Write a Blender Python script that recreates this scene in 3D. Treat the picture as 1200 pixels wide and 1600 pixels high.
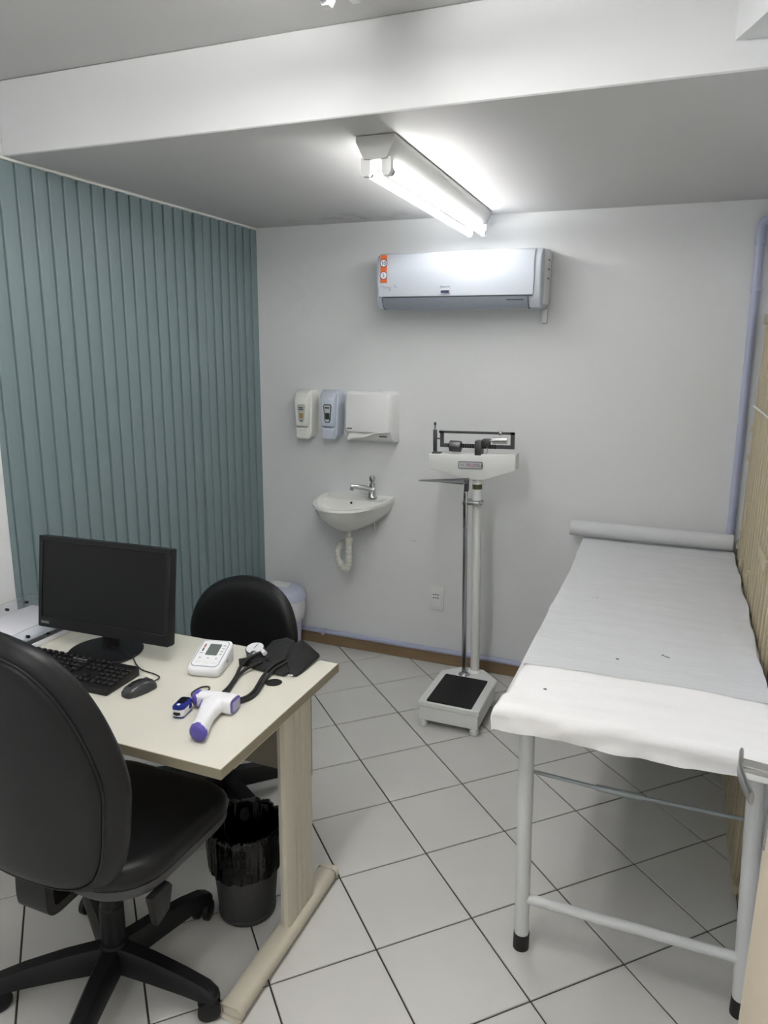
import bpy, bmesh, math, random
from mathutils import Vector, Matrix, noise
PI = math.pi
R = math.radians
random.seed(4)
for o in list(bpy.data.objects):
    bpy.data.objects.remove(o)
sc = bpy.context.scene
COL = sc.collection

# ---------------------------------------------------------------- camera
cam_d = bpy.data.cameras.new('camera')
cam = bpy.data.objects.new('camera', cam_d); COL.objects.link(cam)
cr = Vector((0.92735, 0.37402, 0.01026)); cu = Vector((-0.0917, 0.2005, 0.9754)); cw = Vector((-0.36302, 0.90540, -0.22019))
cw.normalize(); cr = (cr - cw*cr.dot(cw)).normalized(); cu = cr.cross(cw)
M4 = Matrix(((cr.x, cu.x, -cw.x, 0.0), (cr.y, cu.y, -cw.y, 0.0), (cr.z, cu.z, -cw.z, 1.6716), (0, 0, 0, 1)))
cam.matrix_world = M4
cam_d.sensor_fit = 'VERTICAL'; cam_d.sensor_height = 36.0
cam_d.lens = 36.0*1138.66/1600.0
cam_d.clip_start = 0.02
sc.camera = cam
# ---------------------------------------------------------------- world, exposure
w = bpy.data.worlds.new('world'); sc.world = w; w.use_nodes = True
w.node_tree.nodes['Background'].inputs[0].default_value = (0.8, 0.88, 1, 1)
w.node_tree.nodes['Background'].inputs[1].default_value = 0.3
vs = sc.view_settings
sc.display_settings.display_device = 'sRGB'
vs.view_transform = 'Standard'; vs.look = 'None'; vs.gamma = 1.0; vs.use_curve_mapping = False
vs.exposure = 1.66
TUBE_POWER = (7.0, 18.0, 17.0)        # emission of the tubes: the fixture at the back, the middle one, the unseen one added behind the camera

# ---------------------------------------------------------------- materials
MATS = {}
def lin(c):
    return tuple(((v/255.0)/12.92 if v/255.0 <= 0.04045 else ((v/255.0+0.055)/1.055)**2.4) for v in c) + (1.0,)
def mat(name, rgb, rough=0.5, metal=0.0, var=0.04, vscale=8.0, bump=0.0, bscale=60.0, spec=0.5, emit=0.0,
        trans=0.0, ior=1.45, coat=0.0, stretch=None, spots=None, spot_rgb=(60, 58, 56)):
    m = bpy.data.materials.new(name); m.use_nodes = True
    nt = m.node_tree; b = nt.nodes['Principled BSDF']
    base = lin(rgb)
    b.inputs['Roughness'].default_value = rough; b.inputs['Metallic'].default_value = metal
    b.inputs['Specular IOR Level'].default_value = spec; b.inputs['IOR'].default_value = ior
    b.inputs['Transmission Weight'].default_value = trans; b.inputs['Coat Weight'].default_value = coat
    tc = nt.nodes.new('ShaderNodeTexCoord'); mp = nt.nodes.new('ShaderNodeMapping')
    nt.links.new(tc.outputs['Object'], mp.inputs['Vector'])
    if stretch: mp.inputs['Scale'].default_value = stretch
    nz = nt.nodes.new('ShaderNodeTexNoise'); nz.inputs['Scale'].default_value = vscale; nz.inputs['Detail'].default_value = 4
    nt.links.new(mp.outputs[0], nz.inputs['Vector'])
    mx = nt.nodes.new('ShaderNodeMix'); mx.data_type = 'RGBA'
    mx.inputs['A'].default_value = tuple(max(0, c*(1-var*1.6)) for c in base[:3]) + (1,)
    mx.inputs['B'].default_value = tuple(min(1, c*(1+var*1.6)) for c in base[:3]) + (1,)
    nt.links.new(nz.outputs['Fac'], mx.inputs['Factor'])
    out = mx.outputs['Result']
    if spots:
        for (x, y, z, r) in spots:
            d = nt.nodes.new('ShaderNodeVectorMath'); d.operation = 'DISTANCE'
            d.inputs[1].default_value = (x, y, z); nt.links.new(tc.outputs['Object'], d.inputs[0])
            mr = nt.nodes.new('ShaderNodeMapRange'); mr.inputs['From Min'].default_value = r*0.6; mr.inputs['From Max'].default_value = r
            mr.inputs['To Min'].default_value = 0.9; mr.inputs['To Max'].default_value = 0.0
            nt.links.new(d.outputs['Value'], mr.inputs['Value'])
            m2 = nt.nodes.new('ShaderNodeMix'); m2.data_type = 'RGBA'; m2.inputs['B'].default_value = lin(spot_rgb)
            nt.links.new(mr.outputs['Result'], m2.inputs['Factor']); nt.links.new(out, m2.inputs['A'])
            out = m2.outputs['Result']
    nt.links.new(out, b.inputs['Base Color'])
    if emit:
        b.inputs['Emission Color'].default_value = (1.0, 0.985, 0.965, 1); b.inputs['Emission Strength'].default_value = emit
    if bump:
        n2 = nt.nodes.new('ShaderNodeTexNoise'); n2.inputs['Scale'].default_value = bscale; n2.inputs['Detail'].default_value = 3
        nt.links.new(mp.outputs[0], n2.inputs['Vector'])
        bp = nt.nodes.new('ShaderNodeBump'); bp.inputs['Strength'].default_value = bump; bp.inputs['Distance'].default_value = 0.004
        nt.links.new(n2.outputs['Fac'], bp.inputs['Height']); nt.links.new(bp.outputs['Normal'], b.inputs['Normal'])
    MATS[name] = m
    return m
def wall_mat(name, rgb, stains):
    """white wall paint with faint brush relief and dirt stains where the photo has them: (x,y,z, sx,sy,sz, strength)"""
    m = mat(name, rgb, 0.55, var=0.012, vscale=2.0, bump=0.06, bscale=25, spec=0.3)
    nt = m.node_tree; b = nt.nodes['Principled BSDF']
    src = b.inputs['Base Color'].links[0].from_socket
    tc = [n for n in nt.nodes if n.type == 'TEX_COORD'][0]
    for (x, y, z, sx, sy, sz, k) in stains:
        v = nt.nodes.new('ShaderNodeVectorMath'); v.operation = 'SUBTRACT'; v.inputs[1].default_value = (x, y, z)
        nt.links.new(tc.outputs['Object'], v.inputs[0])
        s = nt.nodes.new('ShaderNodeVectorMath'); s.operation = 'DIVIDE'; s.inputs[1].default_value = (sx, sy, sz)
        nt.links.new(v.outputs[0], s.inputs[0])
        l = nt.nodes.new('ShaderNodeVectorMath'); l.operation = 'LENGTH'; nt.links.new(s.outputs[0], l.inputs[0])
        mr = nt.nodes.new('ShaderNodeMapRange'); mr.inputs['From Min'].default_value = 0.2; mr.inputs['From Max'].default_value = 1.0
        mr.inputs['To Min'].default_value = k; mr.inputs['To Max'].default_value = 0.0
        nt.links.new(l.outputs['Value'], mr.inputs['Value'])
        nz = nt.nodes.new('ShaderNodeTexNoise'); nz.inputs['Scale'].default_value = 16; nz.inputs['Detail'].default_value = 5
        nt.links.new(tc.outputs['Object'], nz.inputs['Vector'])
        m3 = nt.nodes.new('ShaderNodeMapRange'); m3.inputs['From Min'].default_value = 0.48; m3.inputs['From Max'].default_value = 0.62
        nt.links.new(nz.outputs['Fac'], m3.inputs['Value'])
        mu = nt.nodes.new('ShaderNodeMath'); mu.operation = 'MULTIPLY'
        nt.links.new(mr.outputs['Result'], mu.inputs[0]); nt.links.new(m3.outputs['Result'], mu.inputs[1])
        mx = nt.nodes.new('ShaderNodeMix'); mx.data_type = 'RGBA'; mx.inputs['B'].default_value = lin((128, 122, 112))
        nt.links.new(mu.outputs[0], mx.inputs['Factor']); nt.links.new(src, mx.inputs['A'])
        src = mx.outputs['Result']
    nt.links.new(src, b.inputs['Base Color'])
    return m
wall_mat('wall_paint', (225, 227, 228), [(-1.253, 3.542, 0.669, 0.035, 0.05, 0.004, 0.7), (-1.9, 3.542, 1.9, .2, .05, .3, 0.05)])
wall_mat('ceiling_shaded', (200, 200, 200), [(-1.55, 3.40, 2.28, 0.5, 0.16, 0.2, 0.35), (-1.2, 1.965, 2.49, .35, .05, .03, 0.3)])  # greyer than the walls: weaker light on the undersides, put into the colour
mat('floor_tile', (206, 205, 202), 0.32, var=0.02, vscale=9, bump=0.02, bscale=40, spots=None)
mat('grout', (62, 58, 54), 0.9, var=0.12, vscale=30)
mat('teal_board', (122, 139, 142), 0.42, var=0.025, vscale=3)
mat('trim_white', (224, 226, 222), 0.5)
mat('skirting_wood', (138, 116, 88), 0.5, var=0.15, vscale=6, stretch=(1, 6, 14))
mat('lilac_pvc', (178, 183, 208), 0.35)
mat('white_metal', (196, 197, 195), 0.35, var=0.01)
mat('white_plastic', (232, 233, 233), 0.32, var=0.01)
mat('ac_plastic', (205, 212, 222), 0.4, var=0.008)
mat('ac_flap', (150, 158, 169), 0.3, var=0.01)
mat('ac_gap', (70, 74, 80), 0.5)
mat('sticker_orange', (226, 110, 52), 0.5, var=0.03)
mat('sticker_white', (235, 236, 240), 0.5, var=0.01)
mat('ink_navy', (38, 44, 98), 0.5)
mat('ink_grey', (160, 165, 172), 0.5)
mat('ink_dark', (55, 57, 60), 0.5)
mat('ink_red', (170, 50, 55), 0.5)
mat('display_navy', (52, 60, 96), 0.3, var=0.15, vscale=40)
mat('display_silver', (186, 188, 192), 0.3)
for k_, e_ in enumerate(TUBE_POWER): mat('tube_glow_%d' % k_, (255, 255, 255), 0.3, emit=e_, var=0.0)
mat('chrome', (205, 206, 205), 0.16, metal=1.0, var=0.05)
mat('steel', (168, 170, 172), 0.3, metal=1.0, var=0.08, vscale=20)
mat('dark_steel', (92, 92, 93), 0.38, metal=0.8, var=0.12, vscale=40)
mat('ceramic', (232, 233, 229), 0.12, var=0.008, coat=0.3)
mat('dispenser_cream', (230, 231, 224), 0.35, var=0.01)
mat('dispenser_blue', (199, 207, 220), 0.35, var=0.01)
mat('window_grey', (196, 200, 196), 0.25)
mat('window_dark', (58, 72, 88), 0.2)
mat('soap_tan', (176, 150, 98), 0.3)
mat('soap_green', (52, 66, 60), 0.2, var=0.2, vscale=60)
mat('towel_paper', (228, 228, 226), 0.8, bump=0.2, bscale=30)
mat('trap_plastic', (226, 225, 216), 0.4)
mat('olive_band', (78, 74, 48), 0.5)
mat('rubber_black', (26, 26, 27), 0.75, var=0.15, vscale=40, bump=0.3, bscale=120)
mat('scale_paint', (226, 228, 226), 0.33, var=0.012)
mat('cover_cloth', (240, 240, 241), 0.85, var=0.012, vscale=5, bump=0.25, bscale=45,
    spots=[(-0.26, 1.80, 0.80, .006), (-0.19, 2.35, .80, .004)])
SPOTS = [(-.022, -1.388, .003, .0065), (.099, -1.312, .003, .005), (.107, -1.319, .003, .005), (.114, -1.325, .003, .005), (-.082, -.094, .003, .005), (-.134, -.872, .003, .004)]
mat('bed_paper', (208, 210, 213), 0.75, var=0.02, vscale=6, bump=0.45, bscale=16, stretch=(1, 4, 1),
    spots=SPOTS, spot_rgb=(40, 38, 36))
mat('mattress', (215, 215, 214), 0.8)
mat('bed_paint', (214, 217, 218), 0.35, var=0.02)
mat('bed_rod', (158, 166, 168), 0.35, metal=0.3)
mat('cap_black', (24, 24, 25), 0.5)
mat('gate_paint', (184, 174, 148), 0.5, var=0.03, vscale=9, stretch=(6, 6, .6))
mat('gate_gap_shade', (110, 99, 76), 0.6, var=0.12, vscale=6, stretch=(6, 6, .5))  # shade between the slats, put into the colour
mat('door_beige', (222, 208, 184), 0.4, var=0.025, vscale=2, stretch=(1, 1, .3))
mat('desk_top', (216, 214, 202), 0.42, var=0.012)
mat('desk_edge', (152, 144, 124), 0.5, var=0.05)
mat('desk_leg', (200, 194, 178), 0.42, var=0.02)
mat('desk_panel', (150, 142, 126), 0.5, var=0.02)
mat('leather_black', (20, 21, 23), 0.42, var=0.08, vscale=14, bump=0.06, bscale=180, spec=0.45)
mat('plastic_black', (20, 20, 22), 0.42, var=0.08, spec=0.4)
mat('plastic_charcoal', (78, 79, 81), 0.55, var=0.05, bump=0.05, bscale=100)
mat('basket_grey', (62, 62, 64), 0.6, var=0.12, vscale=40)
mat('bag_black', (5, 5, 6), 0.2, var=0.1, bump=0.6, bscale=60)
mat('monitor_black', (23, 24, 26), 0.5, var=0.03, spec=0.35)
mat('screen_black', (15, 16, 18), 0.3, var=0.02, spec=0.3)
mat('key_black', (24, 24, 26), 0.4)
mat('mouse_grey', (58, 59, 62), 0.25, var=0.05)
mat('bpm_white', (236, 236, 240), 0.35, var=0.008)
mat('bpm_face', (240, 242, 244), 0.25, var=0.005)
mat('bpm_line', (160, 164, 178), 0.4)
mat('lcd', (104, 112, 108), 0.2, var=0.02)
mat('thermo_purple', (92, 82, 164), 0.4)
mat('thermo_screen', (164, 160, 186), 0.25)
mat('oxi_blue', (30, 44, 132), 0.3)
mat('cloth_black', (30, 31, 32), 0.8, var=0.15, vscale=30, bump=0.2, bscale=300)
mat('hose_black', (30, 30, 30), 0.45)
mat('gauge_face', (226, 228, 232), 0.3)
mat('hole_dark', (20, 18, 15), 0.9)
mat('outlet_white', (228, 230, 228), 0.35)
mat('bin_lilac', (203, 210, 230), 0.35)
mat('bin_bag', (222, 223, 228), 0.5, bump=0.4, bscale=25)
mat('tray_white', (228, 228, 236), 0.3, var=0.008)
mat('acrylic', (245, 248, 250), 0.05, trans=0.95, ior=1.3, var=0.0)
MATS['acrylic'].node_tree.nodes['Principled BSDF'].inputs['Base Color'].default_value = (0.95, 0.97, 1, 1)

# ---------------------------------------------------------------- geometry helpers
class B:
    """collects shapes into one bmesh"""
    def __init__(s): s.bm = bmesh.new()
    def _add(s, verts, faces):
        vs_ = [s.bm.verts.new(v) for v in verts]
        fs = []
        for f in faces:
            try: fs.append(s.bm.faces.new([vs_[i] for i in f]))
            except ValueError: pass
        return vs_, fs
    def box(s, c, d, bev=0.0, seg=2, rot=None):
        x, y, z = d[0]/2, d[1]/2, d[2]/2
        vv = [Vector((a, b, e)) for a in (-x, x) for b in (-y, y) for e in (-z, z)]
        if rot is not None: vv = [rot @ v for v in vv]
        vv = [v + Vector(c) for v in vv]
        vs_, fs = s._add(vv, [(0, 1, 3, 2), (4, 6, 7, 5), (0, 4, 5, 1), (2, 3, 7, 6), (0, 2, 6, 4), (1, 5, 7, 3)])
        if bev:
            es = list({e for f in fs for e in f.edges})
            bmesh.ops.bevel(s.bm, geom=es, offset=bev, segments=seg, profile=0.5, affect='EDGES')
        return s
    def b2(s, lo, hi, bev=0.0, seg=2):
        return s.box([(a+b)/2 for a, b in zip(lo, hi)], [abs(b-a) for a, b in zip(lo, hi)], bev, seg)
    def loft(s, rings, cap0=True, cap1=True, closed=True):
        n = len(rings[0]); verts = [v for r in rings for v in r]; faces = []
        for i in range(len(rings)-1):
            for j in range(n if closed else n-1):
                k = (j+1) % n
                faces.append((i*n+j, i*n+k, (i+1)*n+k, (i+1)*n+j))
        if cap0: faces.append(tuple(range(n-1, -1, -1)))
        if cap1: faces.append(tuple((len(rings)-1)*n+j for j in range(n)))
        s._add(verts, faces); return s
    def tube(s, pts, r, seg=10, cap=True, closed=False):
        pts = [Vector(p) for p in pts]; n = len(pts)
        rs = r if isinstance(r, (list, tuple)) else [r]*n
        tang = []
        for i in range(n):
            a = pts[(i-1) % n] if (closed or i > 0) else pts[i]
            b = pts[(i+1) % n] if (closed or i < n-1) else pts[i]
            t = b-a
            tang.append(t.normalized() if t.length > 1e-9 else Vector((0, 0, 1)))
        up = Vector((0, 0, 1)) if abs(tang[0].z) < 0.9 else Vector((0, 1, 0))
        nrm = (up - tang[0]*up.dot(tang[0])).normalized()
        rings = []
        for i in range(n):
            nrm = nrm - tang[i]*nrm.dot(tang[i])
            nrm = nrm.normalized() if nrm.length > 1e-6 else tang[i].orthogonal().normalized()
            bn = tang[i].cross(nrm)
            rings.append([pts[i] + (nrm*math.cos(2*PI*k/seg) + bn*math.sin(2*PI*k/seg))*rs[i] for k in range(seg)])
        if closed: rings.append(rings[0])
        return s.loft(rings, cap and not closed, cap and not closed)
    def cyl(s, a, b, r, r2=None, seg=20):
        return s.tube([a, b], [r, r if r2 is None else r2], seg)
    def lathe(s, prof, seg=28, c=(0, 0, 0), cap0=True, cap1=True, fn=None):
        rings = []
        for (r, z) in prof:
            ring = []
            for k in range(seg):
                a = 2*PI*k/seg
                rr, zz = (r, z) if fn is None else fn(r, z, a)
                ring.append(Vector((c[0]+rr*math.cos(a), c[1]+rr*math.sin(a), c[2]+zz)))
            rings.append(ring)
        return s.loft(rings, cap0, cap1)
    def prism(s, poly, axis, a, b, bev=0.0):
        """2D polygon extruded along an axis; axis x: (y,z), y: (x,z), z: (x,y)"""
        def p3(p, t): return Vector({'x': (t, p[0], p[1]), 'y': (p[0], t, p[1]), 'z': (p[0], p[1], t)}[axis])
        n = len(poly)
        vs_, fs = s._add([p3(p, a) for p in poly]+[p3(p, b) for p in poly],
               [tuple(range(n))[::-1], tuple(range(n, 2*n))]+[(i, (i+1) % n, n+(i+1) % n, n+i) for i in range(n)])
        if bev:
            es = list({e for f in fs[:2] for e in f.edges})
            bmesh.ops.bevel(s.bm, geom=es, offset=bev, segments=2, profile=0.5, affect='EDGES')
        return s
    def grid(s, f, nu, nv):
        s._add([Vector(f(i/nu, j/nv)) for i in range(nu+1) for j in range(nv+1)],
               [(i*(nv+1)+j, (i+1)*(nv+1)+j, (i+1)*(nv+1)+j+1, i*(nv+1)+j+1) for i in range(nu) for j in range(nv)])
        return s
    def mesh(s, name, m, ang=38):
        bmesh.ops.remove_doubles(s.bm, verts=s.bm.verts, dist=1e-6)
        bmesh.ops.recalc_face_normals(s.bm, faces=s.bm.faces)
        for f in s.bm.faces: f.smooth = True
        for e in s.bm.edges:
            e.smooth = not (len(e.link_faces) == 2 and e.calc_face_angle(0) > R(ang))
        me = bpy.data.meshes.new(name); s.bm.to_mesh(me); s.bm.free()
        me.materials.append(MATS[m]); return me
    def obj(s, name, m, parent=None, loc=None, rot=None, ang=38):
        o = bpy.data.objects.new(name, s.mesh(name, m, ang)); COL.objects.link(o)
        if parent is not None: o.parent = parent
        if loc is not None: o.location = loc
        if rot is not None: o.rotation_euler = rot
        return o
def inst(name, me, parent=None, loc=(0, 0, 0), rot=(0, 0, 0)):
    o = bpy.data.objects.new(name, me); COL.objects.link(o)
    if parent is not None: o.parent = parent
    o.location = loc; o.rotation_euler = rot
    return o
def thing(name, label, cat, loc=(0, 0, 0), rz=0.0, group=None, rot=None):
    o = bpy.data.objects.new(name, None); COL.objects.link(o)
    o.empty_display_size = 0.05
    o.location = loc; o.rotation_euler = rot if rot is not None else (0, 0, rz)
    return tag(o, label, cat, group)
def tag(o, label, cat, group=None):
    o['label'] = label; o['category'] = cat
    if group: o['group'] = group
    return o
def struct(o, label=None):
    o['kind'] = 'structure'
    if label: o['label'] = label
    return o
def lab(o, label):
    o['label'] = label; return o
def cat_rom(pts, n=8, closed=False):
    P_ = [Vector(p) for p in pts]; out = []; N = len(P_)
    rng = range(N if closed else N-1)
    for i in rng:
        g = lambda k: P_[k % N] if closed else P_[max(0, min(N-1, k))]
        p0, p1, p2, p3 = g(i-1), g(i), g(i+1), g(i+2)
        for k in range(n):
            t = k/n
            out.append(0.5*((2*p1)+(p2-p0)*t+(2*p0-5*p1+4*p2-p3)*t*t+(3*p1-p0-3*p2+p3)*t**3))
    if not closed: out.append(P_[-1])
    return out
def rrect(wd, ht, r, n=5):
    """rounded rectangle outline, counterclockwise, centred"""
    out = []
    rr = r if isinstance(r, (list, tuple)) else [r]*4     # +x+y, -x+y, -x-y, +x-y
    for q, (sx, sy) in enumerate(((1, 1), (-1, 1), (-1, -1), (1, -1))):
        cx, cy = sx*(wd/2-rr[q]), sy*(ht/2-rr[q])
        for k in range(n+1):
            a = q*PI/2 + k/n*PI/2
            out.append((cx+rr[q]*math.cos(a), cy+rr[q]*math.sin(a)))
    return out
def inset(poly, d):
    """move a convex-ish outline inward by d, measured along vertex normals"""
    n = len(poly); out = []
    for i in range(n):
        a, b, c = Vector(poly[i-1]), Vector(poly[i]), Vector(poly[(i+1) % n])
        t = (c-a)
        if t.length < 1e-9: out.append(poly[i]); continue
        t.normalize(); out.append((b.x - t.y*d, b.y + t.x*d))
    return out
def slab(b, poly, prof, f=lambda x, y, z: (x, y, z), fill=False):
    """stack of inset outlines: prof = [(inset, z), ...]; f maps to 3D"""
    rg = [([(p[0], p[1]) for p in inset(poly, d)], z) for d, z in prof]
    if fill:
        def shrink(r_, k):
            cx_ = sum(p[0] for p in r_)/len(r_); cy_ = sum(p[1] for p in r_)/len(r_)
            return [(cx_+(p[0]-cx_)*k, cy_+(p[1]-cy_)*k) for p in r_]
        rg = [(shrink(rg[0][0], k), rg[0][1]) for k in (.05, .35, .7)] + rg + [(shrink(rg[-1][0], k), rg[-1][1]) for k in (.7, .35, .05)]
    b.loft([[Vector(f(p[0], p[1], z)) for p in r_] for r_, z in rg]); return b
def text_mesh(name, s, size, m, ext=0.0004):
    cu_ = bpy.data.curves.new(name, 'FONT'); cu_.body = s; cu_.size = size; cu_.extrude = ext
    cu_.align_x = 'CENTER'; cu_.align_y = 'CENTER'; cu_.resolution_u = 3
    o = bpy.data.objects.new(name, cu_); COL.objects.link(o)
    dg = bpy.context.evaluated_depsgraph_get()
    me = bpy.data.meshes.new_from_object(o.evaluated_get(dg))
    bpy.data.objects.remove(o); bpy.data.curves.remove(cu_)
    me.name = name; me.materials.clear(); me.materials.append(MATS[m]); return me
def nz(x, y, z, s=1.0): return noise.noise(Vector((x*s, y*s, z*s)))
FACE_Y = (PI/2, 0, 0)          # text standing upright, read from -y

# ---------------------------------------------------------------- room
D = 3.542; XL = -2.174; XR = 0.318; YF = -2.2; HS = 2.28; HC = 2.51
fl = struct(B().b2((XL-.1, YF-.1, -.10), (XR+.1, D+.1, -.004)).obj('floor', 'grout'), 'pale ceramic floor tiles laid diagonally with dark grout')
# tiles, laid at 45 degrees, each one clipped by the walls
def clip(poly, axis, lim, keep_less):
    out = []
    for i in range(len(poly)):
        a, b = poly[i], poly[(i+1) % len(poly)]
        ia = (a[axis] <= lim) == keep_less; ib = (b[axis] <= lim) == keep_less
        if ia: out.append(a)
        if ia != ib:
            t = (lim-a[axis])/(b[axis]-a[axis]); out.append((a[0]+t*(b[0]-a[0]), a[1]+t*(b[1]-a[1])))
    return out
T0 = Vector((-1.5338, 3.376)); ta = -0.7866; TS = 0.31
e1 = Vector((math.cos(ta), math.sin(ta))); e2 = Vector((-math.sin(ta), math.cos(ta)))
g = 0.0026
for i in range(-6, 26):
    for j in range(-20, 16):
        q = [T0 + e1*(i*TS+a) + e2*(j*TS+b_) for a, b_ in ((g, g), (TS-g, g), (TS-g, TS-g), (g, TS-g))]
        q = [(v.x, v.y) for v in q]
        for ax, lm, kl in ((0, XL+.001, False), (0, XR-.012, True), (1, YF+.001, False), (1, D-.012, True)):
            q = clip(q, ax, lm, kl) if len(q) > 2 else []
        if len(q) < 3: continue
        ar = abs(sum(q[k][0]*q[(k+1) % len(q)][1]-q[(k+1) % len(q)][0]*q[k][1] for k in range(len(q))))/2
        if ar < 0.0006: continue
        cx = sum(p[0] for p in q)/len(q); cy = sum(p[1] for p in q)/len(q)
        q = [(p[0]-cx, p[1]-cy) for p in q]
        c1 = [(p[0]*(1-.0016/max(.02, math.hypot(*p))), p[1]*(1-.0016/max(.02, math.hypot(*p)))) for p in q]
        zj = random.uniform(-.0003, .0003)
        B().loft([[Vector((p[0], p[1], -.006)) for p in q], [Vector((p[0], p[1], -.0012)) for p in q], [Vector((p[0], p[1], 0)) for p in c1]]).obj('tile', 'floor_tile', fl, (cx, cy, zj), ang=20)
struct(B().b2((XL-.1, D, 0), (XR+.1, D+.1, HC+.1)).obj('wall_back', 'wall_paint'))
wl = struct(B().b2((XL-.1, YF, 0), (XL, D, HC+.1)).obj('wall_left', 'wall_paint'), 'left wall clad with vertical teal boards at the back')
struct(B().b2((XR, YF, 0), (XR+.1, D, HC+.1)).obj('wall_right', 'wall_paint'))
struct(B().b2((XL-.1, YF-.1, 0), (XR+.1, YF, HC+.1)).obj('wall_front', 'wall_paint'))
struct(B().b2((XL, YF, HC), (XR, D, HC+.1)).obj('ceiling', 'ceiling_shaded'))
so_o = struct(B().b2((XL, 1.965, HS), (XR, D, HC), .004, 1).obj('ceiling_soffit', 'ceiling_shaded'), 'lowered ceiling with a tall white front face')
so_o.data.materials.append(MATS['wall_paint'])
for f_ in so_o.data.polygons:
    if f_.normal.y < -.5: f_.material_index = 1  # front face takes the wall colour, underside keeps the painted-in shade
struct(B().prism([(.039, 1.965), (.306, 1.29), (XR, 1.28), (XR, 1.965)], 'z', 2.343, HC).obj('ceiling_beam', 'wall_paint'), 'boxed white boss in the upper right corner')
# teal boards: flat face proud of a narrow recessed tongue
pitch = 0.0705; y0 = 1.932 - pitch
prof = [(0, 0), (.0095, .0004), (.012, .0028), (.012, .0395), (.0105, .0412), (.003, .0430), (.003, .0685), (0, .0685)]
pm = B()
pm.prism(prof, 'z', 0, 2.264)
pme = pm.mesh('plank', 'teal_board', 25)
for k in range(24):
    yy = y0 + k*pitch
    if yy + pitch > D: break
    inst('plank', pme, wl, (XL+(.005 if k == 16 else 0), yy, 0.004))   # one board stands proud at the joint of two panels
yl = y0 + k*pitch
B().prism([(0, 0), (.0095, .0004), (.012, .0028), (.012, D-yl-.008), (0, D-yl-.008)], 'z', 0.004, 2.268).obj('plank', 'teal_board', wl, (XL, yl, 0), ang=25)
B().b2((XL, 1.836, .004), (XL+.004, y0-.002, 2.268), .001, 1).obj('plank', 'teal_board', wl)
struct(B().b2((XL, 1.836, 2.269), (XL+.017, D, 2.28), .003, 1).obj('trim_1', 'trim_white'), 'thin white moulding above the teal boards')
struct(B().b2((XL, D-.006, 0.004), (XL+.010, D, 2.268), .002, 1).obj('trim_2', 'trim_white'), 'thin corner bead where teal boards meet the back wall')
struct(B().b2((XL+.02, D-.014, 0), (XR, D, .064), .002, 1).obj('baseboard_back', 'skirting_wood'))
struct(B().b2((XR-.011, YF, 0), (XR, 2.245, .016), .002, 1).obj('baseboard_right', 'skirting_wood'))
struct(B().b2((XR-.009, YF, .016), (XR, 2.245, .10), .002, 1).obj('trim_3', 'trim_white'), 'low white plinth beside the folding gate')

# ---------------------------------------------------------------- fluorescent fixtures
def fixture(name, label, loc, rz, ln, glow):
    t = thing(name, label, 'light', loc, rz, 'ceiling light fixtures')
    # local: x across, y along 0..ln, z down from the ceiling
    sec = [(-.061, -.002), (-.061, -.018), (-.036, -.066), (.036, -.066), (.061, -.018), (.061, -.002)]
    B().prism(sec, 'y', 0, ln, .0015).obj('body', 'white_metal', t)
    B().b2((-.045, .02, -.003), (.045, ln-.02, 0)).obj('mounting_plate', 'dark_steel', t)
    for sx in (-1, 1):
        for yy in (.008, ln-.03):
            b = B(); b.prism([(sx*.033-.015, -.06), (sx*.033-.015, -.1), (sx*.033-.008, -.112), (sx*.033+.008, -.112), (sx*.033+.015, -.1), (sx*.033+.015, -.06)], 'y', yy, yy+.022, .002)
            b.obj('lamp_holder', 'white_plastic', t)
        tb = B().cyl((sx*.033, .05, -.095), (sx*.033, ln-.05, -.095), .0135, seg=14).obj('tube', glow, t)
        for a, c in ((.03, .05), (ln-.05, ln-.03)):
            B().cyl((sx*.033, a, -.095), (sx*.033, c, -.095), .0138, seg=14).obj('end_cap', 'steel', tb)
    return t
fixture('fluorescent_light', 'twin tube fluorescent light under the lowered ceiling above the air conditioner', (-0.899, 2.14, HS), R(1.5), 1.30, 'tube_glow_0')
fixture('fluorescent_light', 'fluorescent light at the top edge, only its two tube tips in view', (-0.79, 0.34, HC), R(-1.2), 1.30, 'tube_glow_1')
fixture('fluorescent_light', 'added fluorescent light behind the camera, out of view', (-0.85, -1.75, HC), 0.0, 1.30, 'tube_glow_2')  # unseen fixture, added to brighten the front of the room

# ---------------------------------------------------------------- air conditioner
AX0, AX1 = -1.392, -0.612
t = thing('air_conditioner', 'white split air conditioner with orange sticker high on the back wall', 'air conditioner', ((AX0+AX1)/2, D, 1.85))
hw = (AX1-AX0)/2
def acx(prof, x0, x1, m, name, bev=0.0, par=t):
    b = B(); b.prism(prof, 'x', x0, x1, bev); return b.obj(name, m, par)
body = [(0, .012), (-.10, 0), (-.17, .004), (-.19, .03), (-.203, .06), (-.207, .14), (-.204, .215), (-.188, .243), (-.155, .256), (0, .268)]
acx(body, -hw, hw, 'ac_plastic', 'body', .010)
fp = [(-.192, .054), (-.208, .056), (-.214, .10), (-.214, .16), (-.210, .218), (-.196, .246), (-.175, .252), (-.17, .24), (-.19, .2)]
front = acx(fp, -hw+.014, hw-.03, 'ac_plastic', 'front_panel', .005)
flap = [(-.128, .001), (-.172, -.001), (-.192, .022), (-.206, .050), (-.196, .050), (-.18, .02), (-.165, .008)]
fo = acx(flap, -hw+.035, hw-.055, 'ac_flap', 'air_flap', .001)
B().b2((hw-.15, -.2005, .034), (hw-.075, -.1985, .0375)).obj('flap_mark', 'ink_dark', fo)
B().box((0, -.2, .0525), (2*hw-.07, .012, .004)).obj('gap_line', 'ac_gap', t)
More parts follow.
